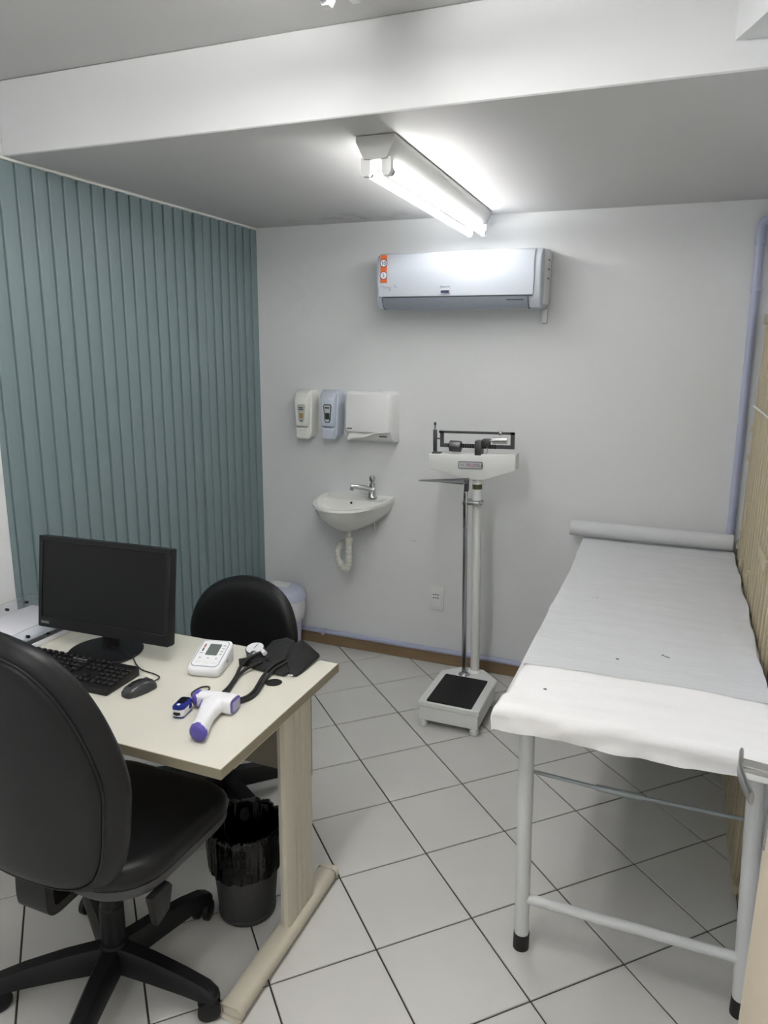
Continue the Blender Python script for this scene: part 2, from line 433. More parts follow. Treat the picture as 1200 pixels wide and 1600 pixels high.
for x in (-hw+.033, hw-.053):
    B().tube([(x, -.14, .0), (x, -.174, .000), (x, -.194, .024), (x, -.207, .05)], .0016, 6).obj('gap_line', 'ac_gap', t)
b = B(); b.b2((hw-.004, -.14, .02), (hw+.008, -.004, .255), .004); b.obj('side_cover', 'white_plastic', t)
for z in (.13, .17, .21): B().b2((hw+.007, -.09, z), (hw+.0088, -.05, z+.006)).obj('side_slot', 'ac_gap', t)
pi_ = B(); pi_.b2((hw-.02, -.03, -.06), (hw+.004, -.002, .0), .003); pi_.obj('pipe_cover', 'white_plastic', t)
st = B().b2((-hw+.027, -.2156, .118), (-hw+.060, -.2136, .243)).obj('energy_sticker', 'sticker_orange', t)
for zc, txt in ((.207, '10'), (.152, '5')):
    b = B(); b.cyl((-hw+.0435, -.2154, zc), (-hw+.0435, -.2164, zc), .0185, seg=24); rg = b.obj('sticker_ring', 'ink_navy', st)
    b = B(); b.cyl((-hw+.0435, -.216, zc), (-hw+.0435, -.2170, zc), .0155, seg=24); b.obj('sticker_disc', 'sticker_white', st)
    inst('sticker_number', text_mesh('number', txt, .024, 'ink_navy', .0006), st, (-hw+.0435, -.2172, zc-.001), FACE_Y)
scr = cat_rom([(-hw+.032, -.2152, .098), (-hw+.04, -.2152, .106), (-hw+.046, -.2152, .094), (-hw+.052, -.2152, .102), (-hw+.060, -.2152, .094), (-hw+.066, -.2152, .102), (-hw+.073, -.2152, .096), (-hw+.078, -.2152, .084), (-hw+.070, -.2152, .088), (-hw+.084, -.2152, .102)], 5)
B().tube(scr, .0008, 5).obj('script_mark', 'ink_grey', front)
B().tube(cat_rom([(-hw+.094, -.2152, .096), (-hw+.102, -.2152, .110), (-hw+.106, -.2152, .096), (-hw+.112, -.2152, .100)], 5), .0009, 5).obj('script_mark', 'ink_grey', front)
B().b2((-.065, -.2158, .066), (-.018, -.2138, .086), .001).obj('display', 'display_silver', t)
B().b2((-.062, -.2164, .068), (-.024, -.2150, .080)).obj('display_screen', 'display_navy', t)
b = B()
for k in range(7): b.b2((-.066+k*.007, -.2152, .0945), (-.0615+k*.007, -.2140, .099 if k else .1005))
b.obj('brand_mark', 'ink_grey', t)

# ---------------------------------------------------------------- soap dispensers and towel holder
def dispenser(label, cx, zc, m, win, kind):
    t = thing('soap_dispenser', label, 'dispenser', (cx, D, zc))
    W, H_ = .110, .255
    # local z from 0 (bottom) to H_; y negative to the room
    def ring(y, wt, wb, z0, z1, r=.018):
        o = rrect(1, 1, r/W, 5); out = []
        for (u, v) in o:
            f = v+.5
            out.append(Vector((u*(wb+(wt-wb)*f), y, z0+(z1-z0)*f)))
        return out
    B().loft([ring(0, W, W-.012, .006, H_-.002), ring(-.06, W, W-.012, .004, H_), ring(-.072, W-.006, W-.018, .01, H_-.006), ring(-.075, W-.02, W-.03, .02, H_-.018)][::-1]).obj('body', m, t)
    cv = B().loft([ring(-.068, W-.016, W-.034, .062, H_-.004, .014), ring(-.088, W-.020, W-.038, .064, H_-.014, .014), ring(-.097, W-.030, W-.044, .070, H_-.034, .014)][::-1]).obj('front_cover', m, t)
    B().loft([ring(-.06, W-.034, W-.040, .0, .060, .012), ring(-.088, W-.034, W-.040, -.004, .058, .012), ring(-.095, W-.044, W-.050, .004, .050, .010)][::-1]).obj('push_lever', m, t)
    sh = [(-.017, .098), (-.010, .086), (.010, .086), (.017, .098), (.0235, .172), (.0195, .182), (-.0195, .182), (-.0235, .172)]
    b = B(); slab(b, sh, [(0, -.09), (0, -.0985), (.001, -.0995)], lambda x, y, z: (x, z, y)); fr = b.obj('window_frame', 'window_dark' if kind else 'window_grey', t)
    b = B(); slab(b, inset(sh, .005), [(0, -.09), (0, -.1005)], lambda x, y, z: (x, z, y)); b.obj('window', win, fr)
    if kind:
        B().b2((-.012, -.1012, .104), (.013, -.1002, .138)).obj('soap_level', 'soap_green', fr)
        B().b2((-.014, -.1012, .160), (.012, -.1002, .168)).obj('label_line', 'ink_dark', fr)
    else:
        B().b2((-.011, -.1012, .108), (.012, -.1002, .135)).obj('soap_level', 'soap_tan', fr)
        for z0, z1, x1 in ((.161, .166, .011), (.152, .157, .013), (.094, .099, .007)):
            B().b2((-.014 if z0 > .1 else -.006, -.1012, z0), (x1, -.1002, z1)).obj('label_line', 'ink_dark', fr)
    return t
dispenser('cream soap dispenser with tan window, leftmost above the sink', -1.860, 1.192, 'dispenser_cream', 'window_grey', 0)
dispenser('pale blue soap dispenser with dark window beside the towel holder', -1.706, 1.197, 'dispenser_blue', 'window_grey', 1)
t = thing('paper_towel_dispenser', 'white paper towel dispenser with a sheet hanging out above the sink', 'dispenser', (-1.470, D, 1.195))
def tring(y, w0, z0, z1, r):
    return [Vector((p[0], y, (z0+z1)/2+p[1])) for p in rrect(w0, z1-z0, r, 6)]
B().loft([tring(0, .262, .045, .258, .02), tring(-.08, .262, .045, .258, .02), tring(-.112, .254, .047, .255, .022), tring(-.122, .236, .055, .243, .022)][::-1]).obj('front_cover', 'white_plastic', t)
for sx in (-1, 1):
    B().prism([(0, .06), (0, .002), (-.055, .0), (-.10, .02), (-.118, .06)], 'x', sx*.131, sx*.127, .001).obj('side_panel', 'white_plastic', t)
B().prism([(0, .05), (0, .0), (-.06, .0), (-.092, .018), (-.108, .05)], 'x', -.127, .127, .001).obj('lower_body', 'white_plastic', t)
B().b2((-.115, -.07, .04), (.115, -.01, .22)).obj('towel_stack', 'towel_paper', t)
def pt(u, v):
    x = -.112 + .215*v; y = -.085 - .035*math.sin(u*PI*.6)
    zb = -.004 + .058*min(1, (v*1.05)**0.8) if u > 0 else 0
    z = .062*(1-u) + u*(zb) + .003*math.sin(v*11)
    return (x, y-.004*math.sin(v*7+u*3), z)
b = B(); b.grid(pt, 8, 20); tw = b.obj('hanging_towel', 'towel_paper', t)
so = tw.modifiers.new('thickness', 'SOLIDIFY'); so.thickness = .0012
B().b2((-.112, -.1235, .066), (-.084, -.1215, .0715)).obj('brand_mark', 'ink_dark', t)
B().b2((.060, -.1040, .030), (.100, -.0950, .0345)).obj('brand_mark', 'ink_dark', t)
B().b2((-.015, -.03, .255), (.03, -.002, .268), .003).obj('lock_tab', 'white_plastic', t)

# ---------------------------------------------------------------- sink
t = thing('wall_sink', 'small white half round ceramic sink hung on the back wall', 'sink', (-1.563, D, .73))
def sring(rx, ry, z, yb=0.0, yc=None, tilt=0.0, n=22, e=2.35, dx=0.0):
    out = []
    for k in range(n+1):
        a = PI*k/n; c_, s_ = math.cos(a), math.sin(a)
        x = rx*math.copysign(abs(c_)**(2/e), c_); y = -ry*abs(s_)**(2/e) + yb
        out.append(Vector((x+dx, y, z + tilt*y)))
    m_ = 7
    for k in range(1, m_):
        out.append(Vector((-rx+2*rx*k/m_+dx, yb, z + tilt*yb)))
    return out
bs = B()
bs.loft([sring(.04, .12, .0, -.06), sring(.085, .20, .012, -.03), sring(.135, .275, .045, -.0), sring(.178, .325, .09), sring(.199, .345, .135), sring(.203, .352, .152, tilt=.05), sring(.200, .349, .166, tilt=.06),
         sring(.188, .335, .168, tilt=.06), sring(.172, .215, .160, -.105, tilt=.05), sring(.16, .20, .13, -.11), sring(.12, .155, .09, -.125), sring(.06, .08, .068, -.155), sring(.015, .02, .062, -.185)])
bs.obj('basin', 'ceramic', t, ang=50)
B().cyl((0, -.195, .062), (0, -.195, .066), .022, seg=18).obj('drain', 'chrome', t)
B().cyl((0, -.1075, .14), (0, -.1125, .138), .006, seg=10).obj('overflow_hole', 'hole_dark', t)
t = thing('faucet', 'chrome push faucet on the right of the wall sink', 'faucet', (-1.463, 3.478, .897))
B().lathe([(.026, 0), (.026, .004), (.022, .008), (.019, .03), (.016, .055), (.016, .07), (.015, .078)], 18).obj('body', 'chrome', t)
B().tube(cat_rom([(.004, .002, .040), (-.03, -.022, .052), (-.065, -.048, .062), (-.092, -.068, .066)], 5), [.020]+[.0185-.0006*i for i in range(15)], 12).obj('spout', 'chrome', t)
B().cyl((-.086, -.064, .058), (-.090, -.067, .044), .0095, seg=12).obj('aerator', 'steel', t)
B().lathe([(.009, .076), (.009, .086), (.0155, .09), (.017, .105), (.0145, .116), (.006, .118)], 18).obj('push_button', 'chrome', t)
t = thing('sink_trap', 'white ribbed plastic drain trap under the wall sink', 'pipe', (-1.563, 3.40, .51))
B().lathe([(.013, .17), (.013, .225)], 14).obj('tailpiece', 'trap_plastic', t)
B().lathe([(.019, .155), (.022, .158), (.022, .178), (.019, .181)], 16).obj('coupling_nut', 'trap_plastic', t)
pth = cat_rom([(0, 0, .158), (0, 0, .10), (0, .0, .04), (-.014, .004, .006), (-.045, .012, .008), (-.070, .02, .045), (-.082, .04, .09), (-.080, .09, .118), (-.070, .141, .12)], 10)
B().tube(pth, [.0165 + (.0022 if (i//2) % 2 else -.0012) for i in range(len(pth))], 14).obj('corrugated_hose', 'trap_plastic', t)
tag(B().tube(cat_rom([(0, 0, .14), (0, -.018, .12), (-.005, -.02, .08), (-.006, -.012, .02), (-.006, 0, 0)], 6), .0065, 10).obj('supply_tube', 'trap_plastic', None, (-1.462, D-.008, .70)), 'short white supply tube hanging below the right of the sink', 'pipe')
# outlet
t = thing('wall_outlet', 'white rectangular wall outlet low on the back wall', 'outlet', (-1.111, D, .3675))
B().box((0, -.004, 0), (.083, .008, .128), .0025).obj('plate', 'outlet_white', t)
ins = B().box((0, -.009, .0), (.056, .004, .088), .0015).obj('socket_insert', 'white_plastic', t)
for z in (.022, .004):
    for x in (-.014, -.002, .010):
        B().box((x, -.0112, z+(.001 if x == -.002 else 0)), (.0075, .001, .0055)).obj('socket_slot', 'ink_dark', ins)

# ---------------------------------------------------------------- lilac drain pipe
t = thing('drain_pipe', 'lilac painted drain pipe in the right corner and along the skirting', 'pipe', (.262, 3.516, 0))
B().tube([(.008, 0, .10), (-.004, 0, 1.2), (-.017, 0, 2.12)], .0165, 16).obj('riser', 'lilac_pvc', t)
B().tube(cat_rom([(-.017, 0, 2.10), (-.018, 0, 2.16), (-.006, -.002, 2.19), (.054, -.004, 2.195)], 5), .0195, 16).obj('elbow', 'lilac_pvc', t)
B().cyl((-.0125, 0, 1.915), (-.0127, 0, 1.93), .0215, seg=16).obj('pipe_clip', 'lilac_pvc', t)
B().tube([(-2.2, .012, .077), (-.03, .012, .077)], .0137, 12).obj('floor_run', 'lilac_pvc', t)
B().tube(cat_rom([(-.04, .008, .077), (-.005, .008, .080), (.006, .002, .09), (.008, 0, .125)], 5), .0165, 12).obj('elbow', 'lilac_pvc', t)
B().box((-2.04, .008, .077), (.02, .036, .03), .003).obj('pipe_clip', 'lilac_pvc', t)

# ---------------------------------------------------------------- beam scale
t = thing('beam_scale', 'white mechanical column scale with black platform mat by the back wall', 'scale', (-.832, 3.03, 0))
pl = [(-.136, -.165), (.136, -.165), (.136, .165), (.05, .255), (-.05, .255), (-.136, .165)]
b = B(); slab(b, pl, [(.004, .03), (0, .034), (0, .094), (.003, .097)]); b.obj('base', 'scale_paint', t, ang=30)
top = [(-.141, -.17), (.141, -.17), (.141, .17), (.055, .262), (-.055, .262), (-.141, .17)]
b = B(); slab(b, top, [(.003, .099), (0, .102), (0, .118), (.004, .122)]); b.obj('platform', 'scale_paint', t, ang=30)
b = B(); slab(b, rrect(.208, .295, .006, 3), [(0, .121), (0, .1275), (.003, .129)]); mt = b.obj('platform_mat', 'rubber_black', t, (0, -.012, 0))
b = B()
for k in range(16): b.b2((-.096+k*.0124, -.14, .128), (-.0905+k*.0124, .14, .1303))
b.obj('mat_rib', 'rubber_black', mt)
for x in (-.118, .118):
    for y in (-.148, .148):
        B().lathe([(.019, 0), (.021, .003), (.021, .02), (.017, .031)], 16, (x, y, 0)).obj('foot', 'scale_paint', t)
B().lathe([(.036, .12), (.036, .126), (.028, .134), (.0225, .138)], 20, (.012, .222, 0)).obj('column_flange', 'scale_paint', t)
B().cyl((.012, .222, .12), (.012, .222, 1.092), .0215, seg=24).obj('column', 'scale_paint', t)
B().cyl((.012, .222, 1.035), (.012, .222, 1.058), .0222, seg=24).obj('column_band', 'olive_band', t)
rod = B().b2((-.040, .168, .122), (-.021, .182, 1.03), .002).obj('height_rod', 'steel', t)
B().b2((-.0385, .164, .86), (-.0225, .170, 1.075), .001).obj('sliding_rod', 'chrome', rod)
B().lathe([(.03, .121), (.026, .126), (.012, .134)], 18, (-.030, .176, 0)).obj('rod_foot', 'steel', rod)
B().b2((-.046, .170, .965), (.036, .248, .982), .004).obj('rod_clamp', 'steel', t)
B().cyl((.03, .19, .974), (.045, .19, .974), .008, seg=12).obj('clamp_screw', 'steel', t)
b = B(); b.prism([(-.250, 1.071), (-.03, 1.060), (-.014, 1.060), (-.014, 1.094), (-.03, 1.092), (-.250, 1.0735)], 'y', .166, .1675); b.b2((-.250, .14, 1.071), (-.02, .167, 1.0725)); b.obj('head_plate', 'steel', t)
B().b2((-.034, .160, 1.03), (-.016, .184, 1.085), .002).obj('head_bracket', 'dark_steel', t)
hd = B(); hd.prism([(-.212, 1.125), (-.012, 1.082), (.045, 1.082), (.195, 1.135), (.195, 1.205), (-.212, 1.195)], 'y', .185, .262, .004); hdo = hd.obj('head_housing', 'scale_paint', t)
b = B(); slab(b, rrect(.114, .034, .006, 3), [(0, 0), (0, .003)], lambda x, y, z: (x-.012, .185-z, y+1.150)); npl = b.obj('name_plate', 'dark_steel', t)
b = B(); slab(b, rrect(.108, .028, .004, 3), [(0, .003), (0, .0035)], lambda x, y, z: (x-.012, .185-z, y+1.150)); b.obj('plate_face', 'display_silver', npl)
inst('plate_lettering', text_mesh('lettering', 'FILIZ', .019, 'ink_red'), npl, (-.010, .1808, 1.150), FACE_Y)
inst('plate_lettering', text_mesh('lettering', 'OLA', .019, 'ink_dark'), npl, (.0305, .1808, 1.150), FACE_Y)
B().b2((-.056, .1806, 1.146), (-.041, .1815, 1.155)).obj('plate_emblem', 'ink_grey', npl)
# balance beam above the housing
bm_ = .215
B().b2((-.200, bm_-.006, 1.195), (-.183, bm_+.008, 1.305), .002).obj('pointer_post', 'dark_steel', t)
B().b2((-.202, bm_-.02, 1.193), (-.160, bm_+.012, 1.203), .002).obj('post_foot', 'dark_steel', t)
B().lathe([(.002, 1.30), (.003, 1.325), (.006, 1.33), (.006, 1.338), (.003, 1.341)], 10, (-.1915, bm_, 0)).obj('pointer_knob', 'dark_steel', t)
fr = B(); fr.b2((-.172, bm_-.004, 1.291), (.183, bm_+.004, 1.302)); fr.b2((-.166, bm_-.004, 1.228), (-.149, bm_+.004, 1.302)); fr.b2((.165, bm_-.004, 1.226), (.183, bm_+.004, 1.302)); fr.b2((-.166, bm_-.005, 1.226), (.183, bm_+.005, 1.243))
fr.b2((-.19, bm_-.003, 1.262), (-.16, bm_+.003, 1.268))
fro = fr.obj('balance_beam', 'dark_steel', t)
b = B()
for k in range(20): b.b2((-.125+k*.0115, bm_-.0075, 1.225), (-.119+k*.0115, bm_-.004, 1.245))
b.obj('beam_notches', 'cap_black', fro)
B().lathe([(.018, -.028), (.026, -.026), (.026, .02), (.024, .026), (.014, .028)], 18).obj('small_poise', 'dark_steel', t, (-.090, bm_-.004, 1.232), (0, PI/2, 0))
B().b2((.006, bm_-.030, 1.193), (.038, bm_+.018, 1.262), .003).obj('large_poise', 'dark_steel', t)
B().b2((.038, bm_-.02, 1.235), (.072, bm_+.014, 1.270), .003).obj('poise_block', 'dark_steel', t)
B().tube(cat_rom([(.060, bm_-.016, 1.235), (.064, bm_-.018, 1.215), (.058, bm_-.018, 1.205), (.062, bm_-.018, 1.197)], 4), .002, 6).obj('poise_hook', 'steel', t)
B().cyl((.085, bm_-.005, 1.262), (.150, bm_-.005, 1.264), .0145, seg=18).obj('counterweight', 'chrome', t)
B().cyl((.07, bm_-.005, 1.262), (.15, bm_-.005, 1.262), .005, seg=8).obj('counterweight_screw', 'steel', t)
B().b2((.112, bm_-.008, 1.288), (.126, bm_+.008, 1.306), .002).obj('rider_poise', 'chrome', t)

lean_m = Matrix.Translation((.006, 0, .12)) @ Matrix.Rotation(R(-1.5), 4, 'Y') @ Matrix.Translation((0, 0, -.12))
for o_ in t.children_recursive:
    if o_.name.split('.')[0] not in ('base', 'platform', 'platform_mat', 'mat_rib', 'foot', 'column_flange'):
        if o_.location.length > 0:
            o_.location = lean_m @ o_.location
        else:
            o_.data.transform(lean_m)

# ---------------------------------------------------------------- examination bed with cover, paper sheet and roll
t = thing('examination_bed', 'white tubular steel examination bed standing along the right wall', 'bed', (-.045, 2.58, 0))
LT = [(-.236, -.79, -.255), (.330, -.79, .295), (-.236, .72, -.25), (.290, .72, .275)]
for (xb, y, xt) in LT:
    lg = B().tube([(xb, y, .035), (xt, y, .735)], .0205, 18).obj('leg', 'bed_paint', t)
    B().tube([(xb-.0002, y, 0), (xb, y, .05)], .0225, 18).obj('leg_cap', 'cap_black', lg)
for y in (-.79, .72):
    B().cyl((-.240, y, .163), (.325, y, .165), .0145, seg=14).obj('crossbar', 'bed_paint', t)
rd = B().tube([(-.245, -.73, .523), (-.07, -.73, .517)], .0055, 10).obj('support_rod', 'bed_rod', t)
B().tube([(-.07, -.73, .517), (.05, -.73, .517)], .009, 10).obj('rod_sleeve', 'bed_rod', rd)
B().tube([(.05, -.73, .517), (.295, -.73, .519)], .0055, 10).obj('rod_end', 'bed_rod', rd)
b = B()
for x in (-.27, .30): b.b2((x-.012, -.86, .722), (x+.012, .86, .742))
for y in (-.86, -.4, 0, .4, .86): b.b2((-.27, y-.012, .722), (.30, y+.012, .742))
b.obj('bed_frame', 'bed_paint', t)
B().b2((-.315, -.905, .742), (.322, .912, .792), .02, 4).obj('mattress', 'mattress', t)
# cloth cover
def fold(a, lo, hi, r=.022):
    """position along one axis and drop below the top for a cloth coordinate a"""
    if a < lo+r:
        d = lo+r-a; q = r*PI/2
        if d < q: an = d/r; return lo+r-r*math.sin(an), r*(1-math.cos(an))
        return lo, r+(d-q)
    if a > hi-r:
        d = a-(hi-r); q = r*PI/2
        if d < q: an = d/r; return hi-r+r*math.sin(an), r*(1-math.cos(an))
        return hi, r+(d-q)
    return a, 0.0
def cover(u, v):
    a = -.385-.012 + u*(.675+.026) ; bb = 1.655-.05 + v*(3.512-1.605)
    edge = .012*nz(bb*2.2, 7, 0) + .020*max(0, (bb-2.7))*-1 + (-.012 if bb < 1.75 else 0)
    x, dx = fold(a, -.352+edge*(1 if a < 0 else 0), .288)
    y, dy = fold(bb, 1.658+.006*nz(a*4, 3, 1), 3.60)
    d = max(dx, dy) if min(dx, dy) < .012 else max(dx, dy)+.004
    z = .8 - d
    if d > .03:
        z += .006*nz(a*3, bb*3, 5)
    k = 1.0 if d < .005 else 1.6
    w_ = .0035*nz(a*6, bb*6, 0)*k + .002*nz(a*17, bb*14, 2)*k + (.0035*nz(a*5, bb*22, 6) if bb < 1.9 else 0)
    if dy > .01 and dx < .02: y -= .014*max(0, nz(a*5, 1, 9)) + .009*nz(a*9, d*34, 3) + .004*nz(a*24, d*60, 8); z += w_
    elif dx > .01: x += (-1 if a < 0 else 1)*(.008*max(0, nz(3, bb*7, 0)) + .003*nz(1, bb*15, d*30))
    else: z += w_
    return (x, y, max(z, .70))
b = B(); b.grid(cover, 70, 150); cv = b.obj('bed_cover', 'cover_cloth', ang=80)
tag(cv, 'white cloth cover draped over the examination bed', 'bed cover')
t = thing('paper_roll', 'roll of exam paper at the head of the bed with its sheet pulled down', 'paper roll', (-.078, 3.462, .8))
b = B(); b.lathe([(.010, -.352), (.034, -.352), (.036, -.350), (.036, .350), (.034, .352), (.010, .352)], 28); b.obj('roll', 'bed_paper', t, (0, 0, .046), (0, PI/2, 0))
def paper(u, v):
    bb = 1.937 + v*(3.462-1.937); wv = .010*nz(0, bb*4, 3)+.006*math.sin(bb*19)
    x = -.350-.03*max(0, bb-2.9) + u*(.630+.03*max(0, bb-2.9)) + (.8*wv if u > .9 else 0) - (.012*math.sin(u*PI) if v == 0 else 0)*0
    bb += .012*math.sin(u*PI)*(1-v)
    z = .8030 + .0035*nz(x*6, bb*6, 0) + .002*nz(x*17, bb*14, 2) + .0018*nz(x*2.5, bb*24, 4) + (.004*abs(nz(1, bb*12, 2)) if u > .85 else 0)
    z -= .0022*max(0, 1-v*40)
    return (x+.078, bb-3.462, z-.8)
b = B(); b.grid(paper, 50, 130); ps = b.obj('paper_sheet', 'bed_paper', t, ang=80)

# ---------------------------------------------------------------- folding gate and door on the right
t = thing('folding_gate', 'beige folding gate with vertical slats along the right wall behind the bed', 'gate', (.318, 2.86, 0))
B().b2((-.005, -.60, .03), (-.001, .615, 1.79)).obj('backing_panel', 'gate_gap_shade', t)  # sheet behind the slats, coloured as the shade between them
B().b2((-.026, -.61, 1.78), (-.002, .62, 1.82), .003).obj('top_rail', 'gate_paint', t)
B().b2((-.026, -.61, .0), (-.002, .62, .035), .003).obj('bottom_rail', 'gate_paint', t)
sm = {}
for wd in (.040, .056):
    b = B(); b.b2((-.016, -wd/2, .035), (-.004, wd/2, 1.78), .003); b.b2((-.026, -wd/2+.012, .035), (-.015, wd/2-.012, 1.78), .004); sm[wd] = b.mesh('slat', 'gate_paint')
yy = .55; k = 0
while yy > -.59:
    wd = .056 if k % 3 == 1 else .040
    inst('slat', sm[wd], t, (0, yy, 0)); yy -= (.072 if k % 3 else .092); k += 1
for (y, z) in ((.50, 1.36), (.46, 1.30), (.50, 1.24), (.40, 1.40), (.50, .86), (.30, .84), (.44, .93), (.1, .90), (.04, .86)):
    b = B(); b.b2((-.031, y-.010, z-.02), (-.018, y+.010, z+.02), .003); b.cyl((-.033, y, z-.012), (-.033, y, z+.012), .006, seg=8); b.obj('hinge_lug', 'gate_paint', t)
b = B(); b.b2((-.034, .32, 1.02), (-.018, .37, 1.075), .004); b.b2((-.032, .335, .985), (-.020, .36, 1.02), .003); b.obj('latch', 'gate_paint', t)
B().b2((-.034, -.45, 1.01), (-.022, -.22, 1.045), .002).obj('strap', 'gate_paint', t)
B().cyl((-.034, .53, 1.452), (-.034, -.1, 1.452), .004, seg=8).obj('cross_rod', 'trim_white', t)
t = thing('open_door', 'beige door leaf standing open at the lower right edge with chrome lever', 'door', (.2, 1.25, 0))
B().b2((0, -.80, .008), (.035, 0, 2.08), .002, 1).obj('leaf', 'door_beige', t)
B().b2((-.004, -.02, .855), (.02, .003, .93), .002).obj('latch_plate', 'steel', t)
B().cyl((.01, .002, .885), (.01, .012, .885), .007, seg=10).obj('latch_bolt', 'dark_steel', t)
B().b2((-.006, -.105, .93), (.002, -.05, 1.09), .003).obj('handle_plate', 'steel', t)
hn = B().cyl((0, -.075, 1.03), (-.055, -.068, 1.03), .0105, seg=16).obj('handle_neck', 'chrome', t)
lv = cat_rom([(-.055, -.035, 1.032), (-.0575, -.06, 1.0325), (-.060, -.09, 1.030), (-.055, -.13, 1.029), (-.049, -.162, 1.030)], 6)
b = B()
b.loft([[p + Vector((math.cos(a)*.0038, 0, math.sin(a)*(.011+.003*math.sin(i/len(lv)*PI)))) for a in [2*PI*q/12 for q in range(12)]] for i, p in enumerate(lv)])
b.obj('lever', 'steel', t)

# ---------------------------------------------------------------- desk
t = thing('desk', 'cream laminate office desk with grooved metal panel leg', 'desk', (-1.492, 1.54, 0))
DX, DY = .608, .308
B().b2((-DX+.001, -DY+.001, .7165), (DX-.001, DY-.001, .74), .0008, 1).obj('desk_top', 'desk_top', t)
b = B()
b.b2((-DX, -DY-.0012, .7145), (DX, -DY+.0018, .7395)); b.b2((-DX, DY-.0018, .7145), (DX, DY+.0012, .7395)); b.b2((-DX-.0012, -DY, .7145), (-DX+.0018, DY, .7395)); b.b2((DX-.0018, -DY, .7145), (DX+.0012, DY, .7395))
b.obj('edge_band', 'desk_edge', t)
def leg(sx):
    xc = sx*(DX-.03)
    # grooved upright: outline in plan, grooves on the outer side
    o = .016; yv = [-.0]
    y0_, y1_ = .005, .165
    pts = [(o*sx, y0_+.012)]
    for gy in (.058, .088, .12):
        pts += [(o*sx, gy-.004), ((o-.004)*sx, gy-.002), ((o-.004)*sx, gy+.002), (o*sx, gy+.004)]
    pts += [(o*sx, y1_-.012), ((o-.005)*sx, y1_-.003), (0, y1_), (-(o-.005)*sx, y1_-.003), (-o*sx, y1_-.012), (-o*sx, y0_+.012), (-(o-.005)*sx, y0_+.003), (0, y0_), ((o-.005)*sx, y0_+.003)]
    lo = B(); lo.prism([(xc+p[0], p[1]) for p in pts], 'z', .035, .716); lo = lo.obj('leg', 'desk_leg', t, ang=30)
    ft = B(); ft.b2((xc-.033, -.262, .004), (xc+.033, .285, .047), .018, 4); ft.obj('foot', 'desk_leg', lo)
    for yy in (-.262, .285):
        B().b2((xc-.034, yy-.006, .002), (xc+.034, yy+.006, .046), .016, 3).obj('foot_cap', 'desk_leg', lo)
    B().b2((xc-.02, -.24, .70), (xc+.02, .26, .716)).obj('top_bracket', 'desk_leg', lo)
leg(1); leg(-1)
B().b2((-DX+.045, .207, .405), (DX-.047, .222, .7145), .001, 1).obj('modesty_panel', 'desk_panel', t)
gr = B(); gr.lathe([(.030, .7398), (.030, .7412), (.026, .742), (.0245, .7412), (.0245, .7398)], 24, (.495, .118, 0)); gr.obj('cable_grommet', 'desk_top', t)
B().lathe([(.0245, .7402), (.0245, .7408)], 24, (.495, .118, 0)).obj('grommet_hole', 'hole_dark', t)
for i_, (pts) in enumerate(([(-1.52, 1.60, .7145), (-1.50, 1.56, .60), (-1.46, 1.58, .56), (-1.43, 1.60, .7145)], [(-1.40, 1.63, .7145), (-1.38, 1.58, .58), (-1.33, 1.60, .57), (-1.29, 1.66, .7145)])):
    tag(B().tube(cat_rom(pts, 8), .0035, 6).obj('hanging_cable', 'hose_black'), ['black cable loop hanging under the desk on the left', 'black cable loop hanging under the desk on the right'][i_], 'cable', 'cables under the desk')

# ---------------------------------------------------------------- white tray table with acrylic guards
t = thing('acrylic_tray', 'white tray with clear acrylic guard rim on the desk, left of the monitor', 'tray', (-1.965, 1.545, .7405))
B().b2((-.130, -.28, 0), (.160, .288, .0165), .003).obj('tray_base', 'tray_white', t)
g1 = B().b2((.1295, -.28, .0165), (.1335, .288, .058), .0012, 1).obj('acrylic_guard', 'acrylic', t)
g2 = B().b2((-.130, -.28, .0165), (-.126, .288, .058), .0012, 1).obj('acrylic_guard', 'acrylic', t)
g3 = B().b2((-.126, .284, .0165), (.1295, .288, .058), .0012, 1).obj('acrylic_guard', 'acrylic', t)
B().b2((.1335, -.28, .0165), (.158, .288, .0205), .001, 1).obj('edge_strip', 'acrylic', t)
for x, y in ((.1335, .03),):
    B().cyl((x-.006, y, .034), (x+.004, y, .034), .0052, seg=10).obj('guard_screw', 'cap_black', g1)
for y in (.095,):
    B().cyl((.147, y, .020), (.147, y, .025), .0052, seg=10).obj('base_screw', 'cap_black', t)
for y in (.18, .262):
    B().cyl((-.133, y, .034), (-.121, y, .034), .0052, seg=10).obj('guard_screw', 'cap_black', g2)

